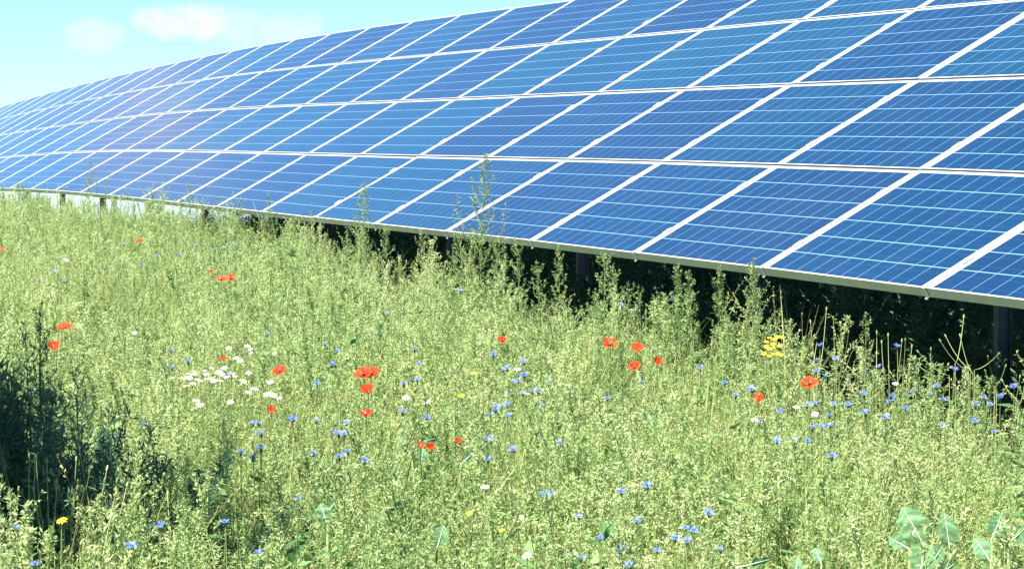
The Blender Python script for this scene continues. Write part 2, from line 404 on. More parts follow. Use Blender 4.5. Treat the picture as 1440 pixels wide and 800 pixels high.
    for i in range(-2, 17):
        t = 1.95 + 3.14 * i
        kk = np.interp(t, TT, ksort); k = int(math.floor(kk)); k = max(-4, min(33, k)); fr_ = kk - k
        ex, ey, ez = basis(k); base = pts[k].lerp(pts[k+1], fr_)
        org = base
        mat = Matrix(((ex.x, ey.x, ez.x, org.x), (ex.y, ey.y, ez.y, org.y), (ex.z, ey.z, ez.z, org.z), (0,0,0,1)))
        mb = MB(); mb.box((-0.03, 0.70, -0.225), (0.03, 3.85, -0.125), mat=inv @ mat); mb.build('rafter', M['steel'], root)
        top = base + ey * (q / math.cos(TILT)) - ez * 0.23
        gz = float(ground(top.x, top.y)) - 0.3
        mb = MB(); h = top.z - gz; z0 = -0.0
        w, dp, th = 0.040, 0.026, 0.006                          # rolled H section, flanges lit at their edges
        rot = Matrix.Translation(Vector((top.x, top.y, gz))) @ Matrix.Rotation(math.atan2(ex.y, ex.x) + math.pi/2, 4, 'Z')
        mb.box((-w, -dp, 0), (-w+th, dp, h), mat=inv @ rot); mb.box((w-th, -dp, 0), (w, dp, h), mat=inv @ rot); mb.box((-w+th, -0.003, 0), (w-th, 0.003, h), mat=inv @ rot)
        mb.build('post', M['steel'], root)
solar_array()

# ------------------------------------------------------------------ plants
def rv(rng): return Vector((rng.gauss(0,1), rng.gauss(0,1), rng.gauss(0,1))).normalized()

def goosefoot(rng, h, bits, stem_m=1, leaf_m=2, big=30, spread=0.16, bare=0.12):
    """one upright weed: stem, rising side branches, all clothed in small pale seed clusters, toothed leaves lower down"""
    mb = MB(); lean = Vector((rng.gauss(0,0.05), rng.gauss(0,0.05), 0))
    def st(z): return Vector((lean.x*z*z*1.5, lean.y*z*z*1.5, z)) * 1.0
    top = h
    mb.tube([st(z*h) for z in (0,0.3,0.6,0.85,1)], [0.0035,0.003,0.0022,0.0014,0.0006], 3, 0.5, stem_m)
    br = [(st(h*0.72), st(h), 1.6)]
    n = int(12 + h*12)
    for i in range(n):
        f = bare + (1-bare-0.05) * (i + rng.random()) / n
        az = i*2.4 + rng.random(); ln = spread * (1.15 - f) * rng.uniform(0.6, 1.2) + 0.03
        d = Vector((math.cos(az), math.sin(az), rng.uniform(0.8, 1.7))).normalized()
        p0 = st(f*h); p1 = p0 + d*ln + Vector((0,0,ln*0.25))
        mb.tube([p0, p0.lerp(p1, 0.5) - Vector((0,0,ln*0.05)), p1], [0.0014,0.001,0.0005], 3, 0.5, stem_m, cap=False)
        br.append((p0, p1, ln/spread))
    wsum = sum((b-a).length*w for a, b, w in br)
    for (a, b, w) in br:
        L_ = (b-a).length; m = int(bits * L_*w / wsum)
        tn = rng.uniform(-0.12, 0.12)
        for j in range(m):
            u = rng.random()**0.8; p = a.lerp(b, u) + rv(rng) * 0.009 * (1.25-u)
            d = (rv(rng) + (b-a).normalized()*0.7).normalized(); sd = d.cross(rv(rng)).normalized()
            mb.bit(p, d, sd, rng.uniform(0.007, 0.018), rng.uniform(0.0024, 0.0052), min(1, max(0, 0.5 + tn + rng.gauss(0, 0.16))), 0)
    for j in range(big):
        f = rng.uniform(0.1, 0.8); az = rng.uniform(0, 6.28); d = Vector((math.cos(az), math.sin(az), rng.uniform(-0.3, 0.7))).normalized()
        p = st(f*h) + d*rng.uniform(0.01, 0.09*(1.1-f)+0.02)
        mb.leaf(p, d, (Vector((0,0,1))+rv(rng)*0.4).normalized(), rng.uniform(0.018, 0.042), rng.uniform(0.008, 0.017), rng.uniform(0.2, 0.8), leaf_m, rng.uniform(-0.2, 0.3))
    return mb
def grass_tuft(rng, h, n):
    mb = MB()
    for i in range(n):
        az = rng.uniform(0, 6.28); b = Vector((rng.gauss(0, 0.035), rng.gauss(0, 0.035), 0)); L_ = h*rng.uniform(0.5, 1.05)
        o = Vector((math.cos(az), math.sin(az), 0)); bend = rng.uniform(0.05, 0.55); sd = Vector((-o.y, o.x, 0)) * rng.uniform(0.0012, 0.0026)
        P = [b + o*bend*L_*(u*u) + Vector((0,0,L_*(u-0.25*bend*u*u))) for u in (0, 0.35, 0.7, 1)]
        tn = rng.uniform(0.1, 1.0)
        for j, (wa, wb) in enumerate(((1, 0.9), (0.9, 0.6), (0.6, 0.1))):
            mb.face([P[j]-sd*wa, P[j]+sd*wa, P[j+1]+sd*wb, P[j+1]-sd*wb], tn, 0)
        if rng.random() < 0.35:
            for k in range(16):
                p = P[3] - (P[3]-P[2]).normalized()*rng.uniform(0, 0.07) + rv(rng)*0.003; d = (rv(rng)*0.6+(P[3]-P[2]).normalized()).normalized()
                mb.bit(p, d, d.cross(rv(rng)).normalized(), 0.008, 0.003, min(1, tn+0.3), 0)
    return mb
def broad_weed(rng, h, n, lmat=2, lw=0.03):
    mb = MB()
    for s_ in range(3):
        lean = Vector((rng.gauss(0, 0.12), rng.gauss(0, 0.12), 1)).normalized(); hh = h*rng.uniform(0.7, 1)
        mb.tube([Vector((0,0,0)), lean*hh*0.5, lean*hh + Vector((0,0,0.02))], [0.003, 0.0022, 0.001], 3, 0.5, 1)
        for j in range(n//3):
            f = rng.uniform(0.15, 1); az = rng.uniform(0, 6.28); d = Vector((math.cos(az), math.sin(az), rng.uniform(-0.2, 0.9))).normalized()
            mb.leaf(lean*hh*f, d, (Vector((0,0,1))+rv(rng)*0.5).normalized(), rng.uniform(1.2, 2.6)*lw, rng.uniform(0.5, 1.0)*lw, rng.uniform(0.1, 0.9), lmat, rng.uniform(-0.3, 0.3))
    return mb
def dry_stems(rng, h, n, m=1):
    mb = MB()
    for i in range(n):
        az = rng.uniform(0, 6.28); o = Vector((math.cos(az), math.sin(az), 0)); b = Vector((rng.gauss(0,0.03), rng.gauss(0,0.03), 0)); L_ = h*rng.uniform(0.7, 1.05); bend = rng.uniform(0.05, 0.45)
        P = [b + o*bend*L_*u*u*0.8 + Vector((0,0,L_*(u-0.15*u*u*bend))) for u in (0, .25, .5, .75, 1)]
        mb.tube(P, [0.0022,0.002,0.0018,0.0015,0.0014], 3, rng.uniform(0.4, 1), m)
        mb.tube([P[4]-Vector((0,0,0.002)), P[4]+Vector((0,0,0.006)), P[4]+Vector((0,0,0.014))], [0.0015, 0.0045, 0.002], 5, rng.uniform(0.5, 1), m)
    return mb

WM = [M['seed'], M['stem'], M['leaf']]
def off(name, me): return bpy.data.objects.new(name, me)        # a plant shape the meadow scatters
R0 = random.Random(11)
V_goose = [off('weed_shape', goosefoot(random.Random(i), 0.74, 1900, big=30).mesh('weed_shape', WM)) for i in range(6)]
V_loose = [off('weed_shape', goosefoot(random.Random(20+i), 0.82, 900, big=60, spread=0.2).mesh('weed_shape', WM)) for i in range(3)]
V_grass = [off('tuft_shape', grass_tuft(random.Random(40+i), 0.78, 60).mesh('tuft_shape', [M['grass']])) for i in range(3)]
V_broad = [off('leafy_shape', broad_weed(random.Random(60+i), 0.66, 66).mesh('leafy_shape', WM)) for i in range(2)]
V_stem = [off('stem_shape', dry_stems(random.Random(70+i), 0.78, 7).mesh('stem_shape', WM)) for i in range(2)]
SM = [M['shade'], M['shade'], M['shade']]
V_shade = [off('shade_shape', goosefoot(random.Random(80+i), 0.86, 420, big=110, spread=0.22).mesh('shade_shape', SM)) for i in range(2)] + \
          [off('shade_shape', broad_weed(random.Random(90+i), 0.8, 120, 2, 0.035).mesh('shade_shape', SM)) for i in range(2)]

def scatter(name, variants, P, rotz, tilt, scale, idx, label, cat):
    me = bpy.data.meshes.new(name); n = len(P)
    me.vertices.add(n); me.vertices.foreach_set('co', np.asarray(P, dtype=np.float32).ravel())
    rot = np.stack([tilt[:, 0], tilt[:, 1], rotz], 1).astype(np.float32)
    a = me.attributes.new('rot', 'FLOAT_VECTOR', 'POINT'); a.data.foreach_set('vector', rot.ravel())
    a = me.attributes.new('scl', 'FLOAT_VECTOR', 'POINT'); a.data.foreach_set('vector', np.asarray(scale, dtype=np.float32).ravel())
    a = me.attributes.new('idx', 'INT', 'POINT'); a.data.foreach_set('value', np.asarray(idx, dtype=np.int32))
    me.update()
    o = link(name, me)
    g = bpy.data.node_groups.new(name, 'GeometryNodeTree')
    g.interface.new_socket('Geometry', in_out='INPUT', socket_type='NodeSocketGeometry'); g.interface.new_socket('Geometry', in_out='OUTPUT', socket_type='NodeSocketGeometry')
    N = g.nodes.new; K = g.links.new
    gi = N('NodeGroupInput'); go = N('NodeGroupOutput'); m2p = N('GeometryNodeMeshToPoints'); K(gi.outputs[0], m2p.inputs['Mesh'])
    jn = N('GeometryNodeJoinGeometry')
    for v in reversed(variants):
        oi = N('GeometryNodeObjectInfo'); oi.inputs['Object'].default_value = v; oi.inputs['As Instance'].default_value = True
        K(oi.outputs['Geometry'], jn.inputs[0])
    ip = N('GeometryNodeInstanceOnPoints'); K(m2p.outputs[0], ip.inputs['Points']); K(jn.outputs[0], ip.inputs['Instance']); ip.inputs['Pick Instance'].default_value = True
    def attr(nm, ty):
        q = N('GeometryNodeInputNamedAttribute'); q.data_type = ty; q.inputs['Name'].default_value = nm; return q.outputs['Attribute']
    K(attr('idx', 'INT'), ip.inputs['Instance Index']); K(attr('scl', 'FLOAT_VECTOR'), ip.inputs['Scale'])
    er = N('FunctionNodeEulerToRotation'); K(attr('rot', 'FLOAT_VECTOR'), er.inputs[0]); K(er.outputs[0], ip.inputs['Rotation'])
    K(ip.outputs[0], go.inputs[0])
    md = o.modifiers.new('scatter', 'NODES'); md.node_group = g
    tag(o, label, cat, None, 'stuff')
    return o

def in_view(x, y, mx=1.2): return (y > 4.6) & (np.abs(x) < 0.19*y + mx)
# the bush added for the shaded patch at the left stands in a gap of the meadow
BUSH = (-1.72, 8.45)
def meadow():
    rng = np.random.default_rng(5)
    A = (-11, 8, 4.6, 47); dens = 50
    n = int((A[1]-A[0])*(A[3]-A[2])*dens)
    x = rng.uniform(A[0], A[1], n); y = rng.uniform(A[2], A[3], n)
    t, q = tq(x, y)
    keep = in_view(x, y) & (q < 0.02)
    keep &= ~(((x-BUSH[0])/0.74)**2 + ((y-BUSH[1])/0.66)**2 < 1)
    x, y, t, q = x[keep], y[keep], t[keep], q[keep]; n = len(x)
    z = ground(x, y) - 0.01
    low = 0.5 + 0.5*np.sin(x*2.1+1.3*np.sin(y*0.9))*np.cos(y*1.3+0.8*np.sin(x*1.7))
    h = rng.normal(1.06, 0.09, n) * (0.88 + 0.20*low)
    h *= np.interp(t, [-8, 0, 8, 16, 24], [0.97, 0.95, 0.97, 1.0, 1.0])
    # bushier and uneven close to the edge of the row
    near = (q > -0.9)
    h = np.where(near, h*rng.uniform(0.74, 1.12, n), h)
    h = np.where((t < 3.5) & (q > -0.7), h*1.08, h)
    curtain = (q > -0.6) & (t > 3.5) & (t < 24)
    h = np.where(curtain, h*np.interp(t, [3.5, 7, 12, 18, 24], [0.98, 1.08, 1.16, 1.12, 1.05])*rng.uniform(0.82, 1.12, n), h)
    h = np.where((x > 0.9) & near, h*0.97, h)
    h = np.clip(h, 0.5, 1.3)
    for (px, py, wd) in ((1298, 750, 0.17), (1405, 745, 0.11)):     # the weeds stay lower round the big-leaved plants
        c = at(px, py); h = np.where((np.abs(x - c.x*y/c.y) < wd) & (y > c.y - 1.3) & (y < c.y + 0.05), h*0.84, h)
    w = h*rng.uniform(0.9, 1.25, n)
    kind = rng.random(n)
    patch = np.sin(x*1.1+2)*np.sin(y*0.7+x*0.5)
    pg = 0.22 + 0.14*patch
    lush = np.sin(x*2.3+0.6)*np.sin(y*1.25+1.0)
    idx = np.where(kind < 0.54-0.10*patch, rng.integers(0, 6, n), np.where(kind < 0.67, 6+rng.integers(0, 3, n), np.where(kind < 0.67+pg, 9+rng.integers(0, 3, n), np.where(kind < 0.985, 12+rng.integers(0, 2, n), 14+rng.integers(0, 2, n)))))
    idx = np.where((lush > 0.45) & (rng.random(n) < 0.35), 12+rng.integers(0, 2, n), idx)
    tall_grass = (idx >= 9)
    h = np.where(tall_grass, h*rng.uniform(0.8, 1.1, n), h)
    scatter('meadow_weeds', V_goose+V_loose+V_grass+V_broad+V_stem, np.stack([x, y, z], 1), rng.uniform(0, 6.28, n), rng.normal(0, 0.09, (n, 2)), np.stack([w, w, h], 1), idx,
            'dense pale green flowering weeds and grass of the meadow before the panels', 'meadow')
    print('meadow plants', n)
meadow()
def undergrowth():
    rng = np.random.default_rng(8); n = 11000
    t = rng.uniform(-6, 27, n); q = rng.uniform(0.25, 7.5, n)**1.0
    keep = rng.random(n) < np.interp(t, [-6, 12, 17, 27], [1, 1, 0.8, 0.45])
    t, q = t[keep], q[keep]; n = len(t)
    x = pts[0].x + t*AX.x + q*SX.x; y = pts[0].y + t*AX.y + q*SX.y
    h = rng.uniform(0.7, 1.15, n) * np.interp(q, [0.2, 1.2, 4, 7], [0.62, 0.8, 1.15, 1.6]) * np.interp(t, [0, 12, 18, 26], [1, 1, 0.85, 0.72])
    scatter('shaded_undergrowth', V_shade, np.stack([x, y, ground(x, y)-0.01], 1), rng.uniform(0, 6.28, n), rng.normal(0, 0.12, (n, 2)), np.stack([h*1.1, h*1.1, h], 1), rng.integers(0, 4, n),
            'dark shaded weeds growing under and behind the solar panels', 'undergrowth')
undergrowth()

# ------------------------------------------------------------------ single tall weeds standing out before the panels
def spire(rng, h, w, bits, bl=1.0, tones=(0.5, 0.2)):
    """stem and leafy clothing of one tall weed, returned as two builders"""
    s = MB(); f = MB(); lean = Vector((rng.gauss(0, 0.03), rng.gauss(0, 0.02), 0))
    st = lambda u: Vector((lean.x*u*h, lean.y*u*h, u*h)) + Vector((0.006*math.sin(u*7+h*9), 0, 0))
    s.tube([st(u) for u in (0, .2, .4, .6, .8, .93, 1)], [0.005, 0.0045, 0.004, 0.003, 0.002, 0.001, 0.0006], 5, 0.5)
    br = [(st(0.8), st(1.0), 0.02*bl+w*0.05, 1.3)]
    n = int(20 + h*8)
    for i in range(n):
        u = 0.30 + 0.66*(i + rng.random())/n; az = i*2.39 + rng.random()*0.6; ln = w*rng.uniform(0.5, 1.15)*(1.1-u)*1.5 + 0.025
        d = Vector((math.cos(az), math.sin(az), rng.uniform(0.8, 1.5))).normalized(); p0 = st(u); p1 = p0 + d*ln; p2 = p1 + Vector((0, 0, ln*0.35))
        s.tube([p0, p1, p2], [0.0018, 0.0012, 0.0006], 3, 0.6, cap=False); br.append((p0.lerp(p1, 0.25), p1, 0.008, 1)); br.append((p1, p2, 0.007, 1.2))
    ws = sum((b-a).length*k for a, b, _, k in br)
    for a, b, rad, k in br:
        for j in range(int(bits*(b-a).length*k/ws)):
            u = rng.random(); p = a.lerp(b, u) + rv(rng)*rad*(1.2-u)
            d = (rv(rng)+(b-a).normalized()*1.0).normalized(); sd = d.cross(rv(rng)).normalized()
            f.bit(p, d, sd, rng.uniform(0.008, 0.017)*bl, rng.uniform(0.004, 0.007)*bl, min(1, max(0, rng.gauss(*tones))))
    for j in range(int(n*1.5)):
        u = rng.uniform(0.15, 0.8); az = rng.uniform(0, 6.28); d = Vector((math.cos(az), math.sin(az), rng.uniform(-0.1, 0.8))).normalized()
        f.leaf(st(u)+d*rng.uniform(0.0, w*0.6), d, Vector((0,0,1))+rv(rng)*0.3, rng.uniform(0.025, 0.05), rng.uniform(0.008, 0.015), rng.uniform(0.2, 0.7))
    return s, f
def tall_weed(px, py, q, w, label, seed, bits=900, fm='tall', extra=()):
    top = at_row(px, py, q); g = float(ground(top.x, top.y)); h = top.z - g
    root = empty('tall_weed', (top.x, top.y, g)); tag(root, label, 'weed', 'tall weeds along the lower edge of the panels')
    rng = random.Random(seed); s, f = spire(rng, h, w, bits)
    for (dx, hh, ww, bb) in extra:                              # further leaders from the same root
        s2, f2 = spire(rng, hh*h, ww, bb)
        for a, b in ((s, s2), (f, f2)):
            n = len(a.v); a.v += [(v[0]+dx*v[2]/(hh*h), v[1], v[2]) for v in b.v]; a.f += [tuple(i+n for i in q_) for q_ in b.f]; a.t += b.t; a.m += b.m
    s.build('stem', M['stem'], root); f.build('leaves', M[fm], root)
TW = [
 (668, 216, -0.30, 0.20, 'tallest feathery green weed, rising across the bottom panels near the centre', 1, 2600, ((-0.16, 0.84, 0.07, 450), (0.17, 0.80, 0.08, 450), (0.10, 0.83, 0.06, 300))),
 (492, 258, -0.30, 0.08, 'left one of two slim weeds side by side before the bottom panels', 2, 900, ()),
 (513, 254, -0.32, 0.08, 'right one of two slim weeds side by side before the bottom panels', 3, 900, ()),
 (378, 270, -0.25, 0.04, 'thin weed whose tip pokes over the panel edge left of the twin weeds', 4, 500, ()),
 (273, 257, -0.30, 0.05, 'narrow weed tip over the panel edge above the left dark gaps', 5, 550, ()),
 (126, 228, -0.35, 0.16, 'wide pale feathery weed before the far left panels', 6, 1300, ((0.18, 0.93, 0.06, 350),)),
 (440, 297, -0.25, 0.08, 'weed just reaching the panel edge left of the twin slim weeds', 7, 800, ()),
 (590, 326, -0.25, 0.11, 'bushy weed reaching the panel edge left of the tallest weed', 8, 1400, ()),
 (548, 318, -0.25, 0.10, 'bushy weed reaching the panel edge right of the twin slim weeds', 9, 1300, ()),
 (704, 343, -0.30, 0.07, 'leafy weed touching the panel edge just right of the tallest weed', 10, 1000, ()),
 (736, 339, -0.28, 0.09, 'forked leafy weed ending at the panel edge, left of the third post', 11, 1200, ()),
 (765, 370, -0.35, 0.09, 'short leafy weed between two taller ones before the dark gap', 12, 1100, ()),
 (787, 347, -0.30, 0.07, 'pointed weed in front of the third post from the right', 13, 1100, ()),
 (842, 353, -0.28, 0.10, 'conical weed with rising side branches right of the third post', 14, 1500, ()),
 (862, 371, -0.30, 0.08, 'ragged weed leaning beside the conical weed on its right', 15, 900, ()),
 (888, 397, -0.32, 0.07, 'low ragged weed against the dark gap, right of the conical weed', 16, 700, ()),
 (911, 402, -0.30, 0.05, 'slender low weed alone in the dark gap left of four tall spires', 17, 600, ()),
 (949, 372, -0.34, 0.06, 'leftmost of four pale weed spires left of the second post', 18, 1000, ()),
 (977, 380, -0.36, 0.05, 'second from left of four pale weed spires', 19, 1000, ()),
 (1001, 374, -0.38, 0.06, 'third from left of four pale weed spires, forked low', 20, 1100, ()),
 (1054, 364, -0.40, 0.06, 'rightmost and tallest of four pale weed spires, before the second post', 21, 1300, ()),
 (1212, 441, -0.45, 0.05, 'lone slim weed spire with long narrow leaves in the right dark gap', 22, 500, ()),
 (820, 405, -0.45, 0.09, 'low bushy weed below the conical weed', 23, 1000, ()),
 (640, 352, -0.34, 0.10, 'rounded leafy weed beside the foot of the tallest weed', 24, 1300, ()),
 (330, 300, -0.25, 0.09, 'low leafy weed under the panel edge between the left dark gaps', 25, 1000, ()),
 (1080, 452, -0.45, 0.08, 'low feathery weed right of the tallest spire', 26, 900, ()),
]
for (px, py, q, w, lb, sd, bits, ex) in TW: tall_weed(px, py, q, w*1.2, lb, sd, int(bits*1.35), 'tall', ex)

# ------------------------------------------------------------------ bare curved stems with buds
def stem_clump(name, label, spots, group=None, fine=False):
    """spots: list of (base px, base py, tip px, tip py) all on one clump"""
    b0 = at_row(spots[0][0], spots[0][1], -0.42) if spots[0][1] < 580 else at(spots[0][0], spots[0][1]); c = Vector((b0.x, b0.y, float(ground(b0.x, b0.y))))
    root = empty(name, c); tag(root, label, 'stems', group)
    rng = random.Random(len(spots)*7+int(spots[0][0]))
    for (bx, by, tx, ty) in spots:
        b = at_row(bx, by, -0.42) if by < 580 else at(bx, by, 0.60)*0.94; dpt = b.dot(_fw); d = pix_dir(tx, ty); tip = d * ((dpt + rng.gauss(0, 0.06)) / d.dot(_fw))
        foot = Vector((b.x + (b.x - tip.x)*0.05 + rng.gauss(0, 0.02), b.y, float(ground(b.x, b.y))))
        mb = MB(); P = [foot, b.lerp(foot, 0.4), b]; n = 5; sag = (tip-b)
        for i in range(1, n+1):
            u = i/n; P.append(b + Vector((sag.x*u**0.8, sag.y*u, sag.z*(u**1.35))) )
        P = [p - c for p in P]
        mb.tube(P, [0.0017]*3 + [0.0015 - 0.0001*i for i in range(n)], 4, rng.uniform(0.55, 1))
        dr = (P[-1]-P[-2]).normalized()
        mb.tube([P[-1], P[-1]+dr*0.006, P[-1]+dr*0.014, P[-1]+dr*0.018], [0.0014, 0.0034, 0.0032, 0.0015], 6, rng.uniform(0.4, 1))
        mb.build('stem', M['stem'], root)
stem_clump('bare_stem_clump', 'thin bare stems with bud tips left of the lone slim spire in the dark gap',
  [(1130, 520, 1128, 445), (1150, 525, 1162, 437), (1150, 530, 1140, 455), (1176, 525, 1172, 450), (1180, 530, 1193, 470), (1122, 515, 1112, 470)], 'bare curved stems')
stem_clump('bare_stem_clump', 'upright bare stems with bud tips right of the lone slim spire in the dark gap',
  [(1228, 520, 1222, 475), (1232, 525, 1233, 470), (1243, 525, 1240, 484), (1250, 520, 1249, 474), (1262, 525, 1268, 482), (1270, 525, 1273, 481), (1275, 530, 1282, 490), (1288, 530, 1286, 515)], 'bare curved stems')
stem_clump('bare_stem_clump', 'sprawling crossed bare stems before the nearest post at right',
  [(1362, 520, 1324, 482), (1365, 518, 1331, 475), (1343, 512, 1355, 448), (1368, 525, 1351, 475), (1370, 520, 1402, 500), (1335, 528, 1293, 497), (1310, 525, 1285, 506), (1308, 530, 1309, 494)], 'bare curved stems')
stem_clump('bare_stem_clump', 'bare stems with small buds by the right edge of the picture',
  [(1400, 545, 1387, 525), (1398, 545, 1413, 518), (1402, 540, 1390, 505), (1430, 560, 1411, 538), (1428, 560, 1434, 533), (1432, 570, 1440, 548)], 'bare curved stems')
stem_clump('bare_stem_clump', 'pale curved stems with bud tips before the shaded bush at lower left',
  [(40, 735, 41, 646), (45, 740, 49, 650), (60, 735, 51, 647), (70, 745, 66, 652), (75, 740, 80, 680), (100, 735, 107, 650), (115, 730, 110, 682), (30, 730, 6, 683), (20, 745, 26, 692), (125, 730, 134, 698),
   (140, 735, 147, 680), (150, 740, 164, 680), (160, 740, 178, 685), (170, 740, 196, 664), (185, 745, 192, 720), (10, 745, 18, 705), (90, 740, 108, 690), (60, 730, 47, 690), (130, 735, 150, 662)], 'bare curved stems')
stem_clump('bare_stem_clump', 'pale curved stems leaning over the right foot of the shaded bush',
  [(205, 745, 203, 690), (215, 750, 216, 700), (225, 745, 213, 712), (240, 745, 236, 697), (235, 750, 262, 722), (190, 745, 209, 735), (250, 750, 268, 738)], 'bare curved stems')

# ------------------------------------------------------------------ bush added to fill the shaded patch at the lower left
def shaded_bush():
    bx, by = BUSH; g = float(ground(bx, by)); root = empty('shaded_bush', (bx, by, g)); tag(root, 'dense bush added as fill in the shaded patch at the lower left edge of the meadow', 'bush')
    rng = random.Random(77); st = MB(); lf = MB()
    for i in range(290):
        az = rng.uniform(0, 6.28); r = abs(rng.gauss(0, 0.33)); fx = min(0.95, r); foot = Vector((math.cos(az)*fx*0.84, math.sin(az)*fx*0.62, 0))
        left = max(0.0, -foot.x)                                 # raised towards the left, out of the picture, to shade its right part
        h = (0.98 - 0.34*fx + 0.22*min(1, left*1.3)) * rng.uniform(0.8, 1.1)
        tip = foot + Vector((foot.x*0.5 + rng.gauss(0, 0.07), foot.y*0.4 + rng.gauss(0, 0.07), h))
        if foot.x > 0.3: tip.z = min(tip.z, 0.80 - 0.25*(foot.x-0.3))
        mid = foot.lerp(tip, 0.5) + Vector((0, 0, 0.05))
        st.tube([foot, mid, tip], [0.006, 0.004, 0.0015], 4, 0.4)
        for j in range(210):
            u = rng.random()**0.75; p = (foot.lerp(mid, u*2) if u < 0.5 else mid.lerp(tip, u*2-1)) + rv(rng)*0.075*(1.15-u)
            d = (rv(rng) + Vector((0,0,0.5))).normalized()
            lf.leaf(p, d, rv(rng), rng.uniform(0.018, 0.05), rng.uniform(0.004, 0.010), rng.uniform(0, 1), 0, rng.uniform(-0.2, 0.2))
    st.build('stems', M['dark'], root); lf.build('leaves', M['dark'], root)
shaded_bush()
def small_tree(x, y, H, seed, label):
    """small trees just outside the left edge whose shade falls on the corner of the meadow"""
    g = float(ground(x, y)); root = empty('small_tree', (x, y, g)); tag(root, label, 'tree', 'small trees left of the meadow')
    rng = random.Random(seed); t = MB(); c = MB(); t.tube([(0,0,-0.05), (0.04,0.02,H*0.3), (0,0.1,H*0.6), (0.05,0.1,H*0.9)], [0.08, 0.06, 0.045, 0.015], 8, 0.3)
    for i in range(64):
        f = rng.uniform(0.38, 0.92); az = rng.uniform(0, 6.28); d = Vector((math.cos(az), math.sin(az), rng.uniform(-0.1, 0.6))).normalized()
        ln = rng.uniform(0.6, 1.0)*(1.3-0.6*f); a = Vector((0, 0.08, H*0.93*f)); b = a + d*ln; t.tube([a, a.lerp(b, 0.5)+Vector((0,0,0.05)), b], [0.018, 0.01, 0.003], 4, 0.3)
        for j in range(190):
            p = a.lerp(b, rng.random()**0.6) + rv(rng)*0.20*rng.random()**0.5
            c.leaf(p, rv(rng), rv(rng), rng.uniform(0.05, 0.09), rng.uniform(0.03, 0.05), rng.random(), 0, 0.1)
    t.build('trunk', M['stem'], root, True); c.build('crown', M['leaf'], root)
small_tree(-2.56, 7.25, 4.3, 5, 'small round tree nearest the shaded bush, left of the meadow')
small_tree(-3.30, 9.7, 3.7, 6, 'small round tree farther back along the left side of the meadow')
def dark_stem(px, py, by, w, label, seed, bits, depth=8.2, extra=()):
    d = pix_dir(px, py); top = d*(depth/d.dot(_fw)); g = float(ground(top.x, top.y)); h = top.z-g
    root = empty('dark_weed', (top.x, top.y, g)); tag(root, label, 'weed', 'dark weeds at the dark bush')
    rng = random.Random(seed); s, f = spire(rng, h, w, bits*2, 0.95, (0.5, 0.2))
    for (dx, hh, ww, bb) in extra:
        s2, f2 = spire(rng, hh*h, ww, bb*2, 0.95, (0.5, 0.2))
        for a, b in ((s, s2), (f, f2)):
            n = len(a.v); a.v += [(v[0]+dx*v[2]/(hh*h), v[1], v[2]) for v in b.v]; a.f += [tuple(i+n for i in q_) for q_ in b.f]; a.t += b.t; a.m += b.m
    s.build('stem', M['dark'], root); f.build('leaves', M['dark'], root)
dark_stem(52, 425, 560, 0.12, 'tall dark branching weed rising above the shaded bush below the left poppies', 31, 420, 8.3, ((-0.1, 0.95, 0.06, 120), (0.06, 0.97, 0.05, 100)))
dark_stem(100, 520, 600, 0.12, 'shorter dark weed with spreading twigs right of the tall dark one', 32, 400, 8.2)
dark_stem(170, 575, 680, 0.08, 'slim dark upright weed right of the shaded bush', 33, 260, 7.9)
dark_stem(18, 480, 600, 0.12, 'dark leafy weed on top of the bush at the left edge', 34, 420, 8.3)

# ------------------------------------------------------------------ broad bluish leaves
def lobed_leaf(L_, W_, rng, lobes=3):
    """blade outline with lobes along both edges, curved in length and width, midrib raised"""
    mb = MB(); n = 34; cols = 5
    grid = []
    for i in range(n+1):
        u = i/n; wd = W_*0.5*(math.sin(math.pi*min(1, u**0.75))**0.7)*(1 + 0.13*math.sin(u*lobes*2*math.pi + 0.5) + 0.05*math.sin(u*47+L_*90)) if 0 < i < n else 0.0015
        row = []
        for j in range(-cols, cols+1):
            v = j/cols; row.append(Vector((v*wd + 0.0, u*L_, 0.10*L_*math.sin(u*math.pi*0.9) + 0.16*abs(v)*wd + 0.05*wd*math.sin(u*14+v*2.5))))
        grid.append(row)
    for i in range(n):
        for j in range(2*cols):
            mb.face([grid[i][j], grid[i][j+1], grid[i+1][j+1], grid[i+1][j]], min(1, max(0, 0.5 + 0.22*math.sin(i*0.9 + abs(j-cols)*1.1) + rng.gauss(0, 0.10))))
    rb = MB(); rb.tube([(0, u*L_, 0.10*L_*math.sin(u*math.pi*0.9) + 0.0015) for u in (-0.25, 0, .2, .4, .6, .8, .95)], [0.0028, 0.0022, 0.0018, 0.0014, 0.0010, 0.0007, 0.0004], 5)
    return mb, rb
